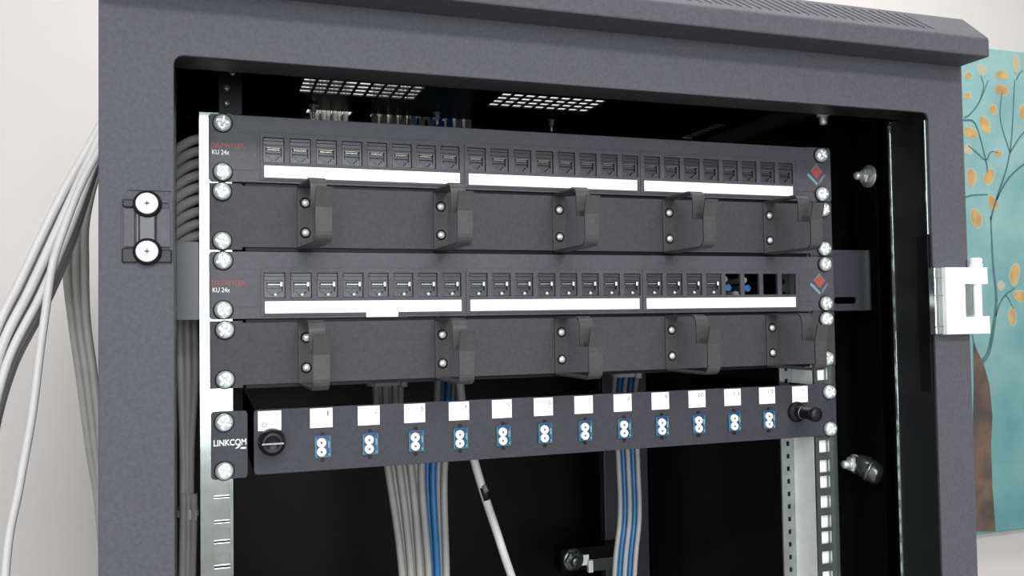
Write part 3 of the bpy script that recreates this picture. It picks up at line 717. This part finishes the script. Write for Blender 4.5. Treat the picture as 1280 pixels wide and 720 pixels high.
# ------------------------------------------------------------------ painting on the back wall
PYM = 0.6
pa = thing('wall_painting', (1450, 630, -524), 'teal canvas painting of a brown tree with orange leaves on the wall', 'painting')
WY = 612
MB().box(1100, 1960, WY, 639.5, -518, 342, 2).build('canvas', M['canvas'], pa)
def flat(poly, lift): return poly
def blob(mb, u, v, ru, rv, ang, lift, petal=0.0):
    pts = []; n = 18; c = A(u, v, WY * K - 0.0); k = (c.y - CAM_LOC.y / K) / F_PX * 1.02
    for i in range(n):
        t = 2 * math.pi * i / n; a = ru * math.cos(t); b = rv * math.sin(t) * (1 - petal * math.cos(t) ** 2 * 0)
        ca, sa = math.cos(math.radians(ang)), math.sin(math.radians(ang))
        j = 1 + 0.05 * math.sin(3 * t + u)
        pts.append((c.x + (a * ca - b * sa) * k * 1.12 * j, WY - lift, c.z + (a * sa + b * ca) * k * j))
    mb.prism(pts, (0, 0.25, 0))
LEAVES = [(1210, 95, 6, 5, 0, 0), (1227, 87, 8, 8, 20, 1), (1252, 94, 11, 7, 0, 0), (1252, 113, 12, 8, 0, 0), (1209, 120, 6, 5, 0, 0), (1241, 137, 6.5, 7.5, 0, 0),
          (1231, 156, 8, 15, 25, 0), (1213, 166, 12, 8, -15, 0), (1279, 141, 7, 13, 0, 0), (1210, 187, 7, 7, 0, 1), (1247, 191, 8, 5, 0, 0), (1214, 222, 8, 14, 0, 0),
          (1236, 221, 8, 14, -25, 0), (1241, 254, 7, 13, 25, 0), (1220, 273, 9, 15, 15, 0), (1268, 343, 8, 17, -12, 0), (1251, 357, 5, 6, 0, 1), (1275, 370, 12, 8, -10, 0), (1265, 396, 6, 14, 5, 0), (1270, 80, 6, 14, 0, 1)]
rnd = random.Random(3)
for _ in range(34):
    LEAVES.append((rnd.uniform(1290, 1500), rnd.uniform(85, 420), rnd.uniform(6, 11), rnd.uniform(7, 14), rnd.uniform(-40, 40), 0))
lf = MB()
for u, v, a, b, g, pale in LEAVES:
    lf.mi = 2; blob(lf, u, v, a + 2.2, b + 2.2, g, 0.5); lf.mi = pale; blob(lf, u, v, a, b, g, 0.8)
lf.build('painted_leaves', [M['leaf'], M['leafpale'], M['leafrim']], pa)
tw = MB()
def brush(pts, w0, w1, lift=1.0):
    P = [A(u, v, WY * K) for u, v in pts]; P = spline(P, 4); n = len(P)
    L = []; Rr = []
    for i, p in enumerate(P):
        d = (P[min(i + 1, n - 1)] - P[max(i - 1, 0)]).normalized(); s = Vector((-d.z, 0, d.x)); w = (w0 + (w1 - w0) * i / (n - 1)) / 2
        L.append((p.x + s.x * w, WY - lift, p.z + s.z * w)); Rr.append((p.x - s.x * w, WY - lift, p.z - s.z * w))
    for i in range(n - 1): tw.prism([L[i], L[i + 1], Rr[i + 1], Rr[i]], (0, 0.2, 0))
B = [([(1224, 455), (1235, 441), (1242, 405), (1245, 371), (1241, 331), (1238, 270)], 9, 2.5), ([(1245, 250), (1262, 191), (1268, 100)], 3.5, 1.5), ([(1238, 275), (1245, 250), (1261, 222), (1281, 204), (1300, 190)], 3.5, 2.5),
     ([(1262, 191), (1278, 167), (1300, 150)], 2.5, 2), ([(1252, 115), (1250, 149), (1262, 191)], 1.5, 2), ([(1205, 147), (1212, 143), (1224, 127), (1235, 100)], 3, 1.5), ([(1224, 127), (1229, 108), (1226, 96)], 1.5, 1.2),
     ([(1203, 150), (1219, 155), (1232, 201), (1234, 216)], 3, 2), ([(1210, 182), (1222, 192), (1232, 200), (1238, 190), (1247, 191)], 2.5, 1.5), ([(1205, 247), (1215, 244), (1234, 243)], 3, 1.5), ([(1222, 450), (1218, 432), (1214, 415)], 4, 2),
     ([(1244, 395), (1250, 378), (1258, 367), (1268, 360)], 3, 1.5), ([(1256, 368), (1262, 376), (1266, 386)], 1.5, 1), ([(1281, 204), (1330, 260), (1345, 420)], 3, 8), ([(1300, 150), (1360, 120), (1420, 100)], 2, 1), ([(1345, 300), (1400, 240), (1460, 230)], 3, 1),
     ([(1270, 100), (1274, 92), (1278, 88)], 2, 1.5)]
for p_, a_, b_ in B: brush(p_, a_, b_)
tw.build('painted_branches', M['twig'], pa)
tr = MB()
Lp = [(1216, 428), (1217, 480), (1215, 560), (1212, 664)]; Rp = [(1244, 664), (1240, 610), (1238, 556), (1240, 520), (1236, 480), (1229, 455)]
P = [A(u, v, WY * K) for u, v in Lp] ; Q = [A(u, v, WY * K) for u, v in Rp[::-1]]
poly = [(p.x, WY - 1.2, p.z) for p in P] + [(p.x, WY - 1.2, p.z) for p in Q[::-1]]
tr.prism(poly, (0, .2, 0)); tr.build('painted_trunk', M['trunk'], pa)
# added lamp boxes and window frame, out of view, to go with the added lights
for yy, lb in ((-2000, 'added unseen white ceiling lamp in front of the cabinet'), (-50, 'added unseen white ceiling lamp above the cabinet')):
    l = tag(MB().box(-380 + (400 if yy > -100 else 0), 880 + (400 if yy > -100 else 0), yy - 180, yy + 180, 940, 1000, 8).build('added_ceiling_lamp', M['chrome'], None, org=Vector((250, yy, 1000)) * K), lb, 'lamp')
mb = MB().plate([(-1000, -550), (600, -550), (600, 750), (-1000, 750)], [[(-940, -490), (-230, -490), (-230, 690), (-940, 690)], [(-170, -490), (540, -490), (540, 690), (-170, 690)]], lambda a, b, d: (a, WF - 20 - d, b), 50)
struct('added_window_1', mb, M['chrome'])  # window frame added round the front light, out of view
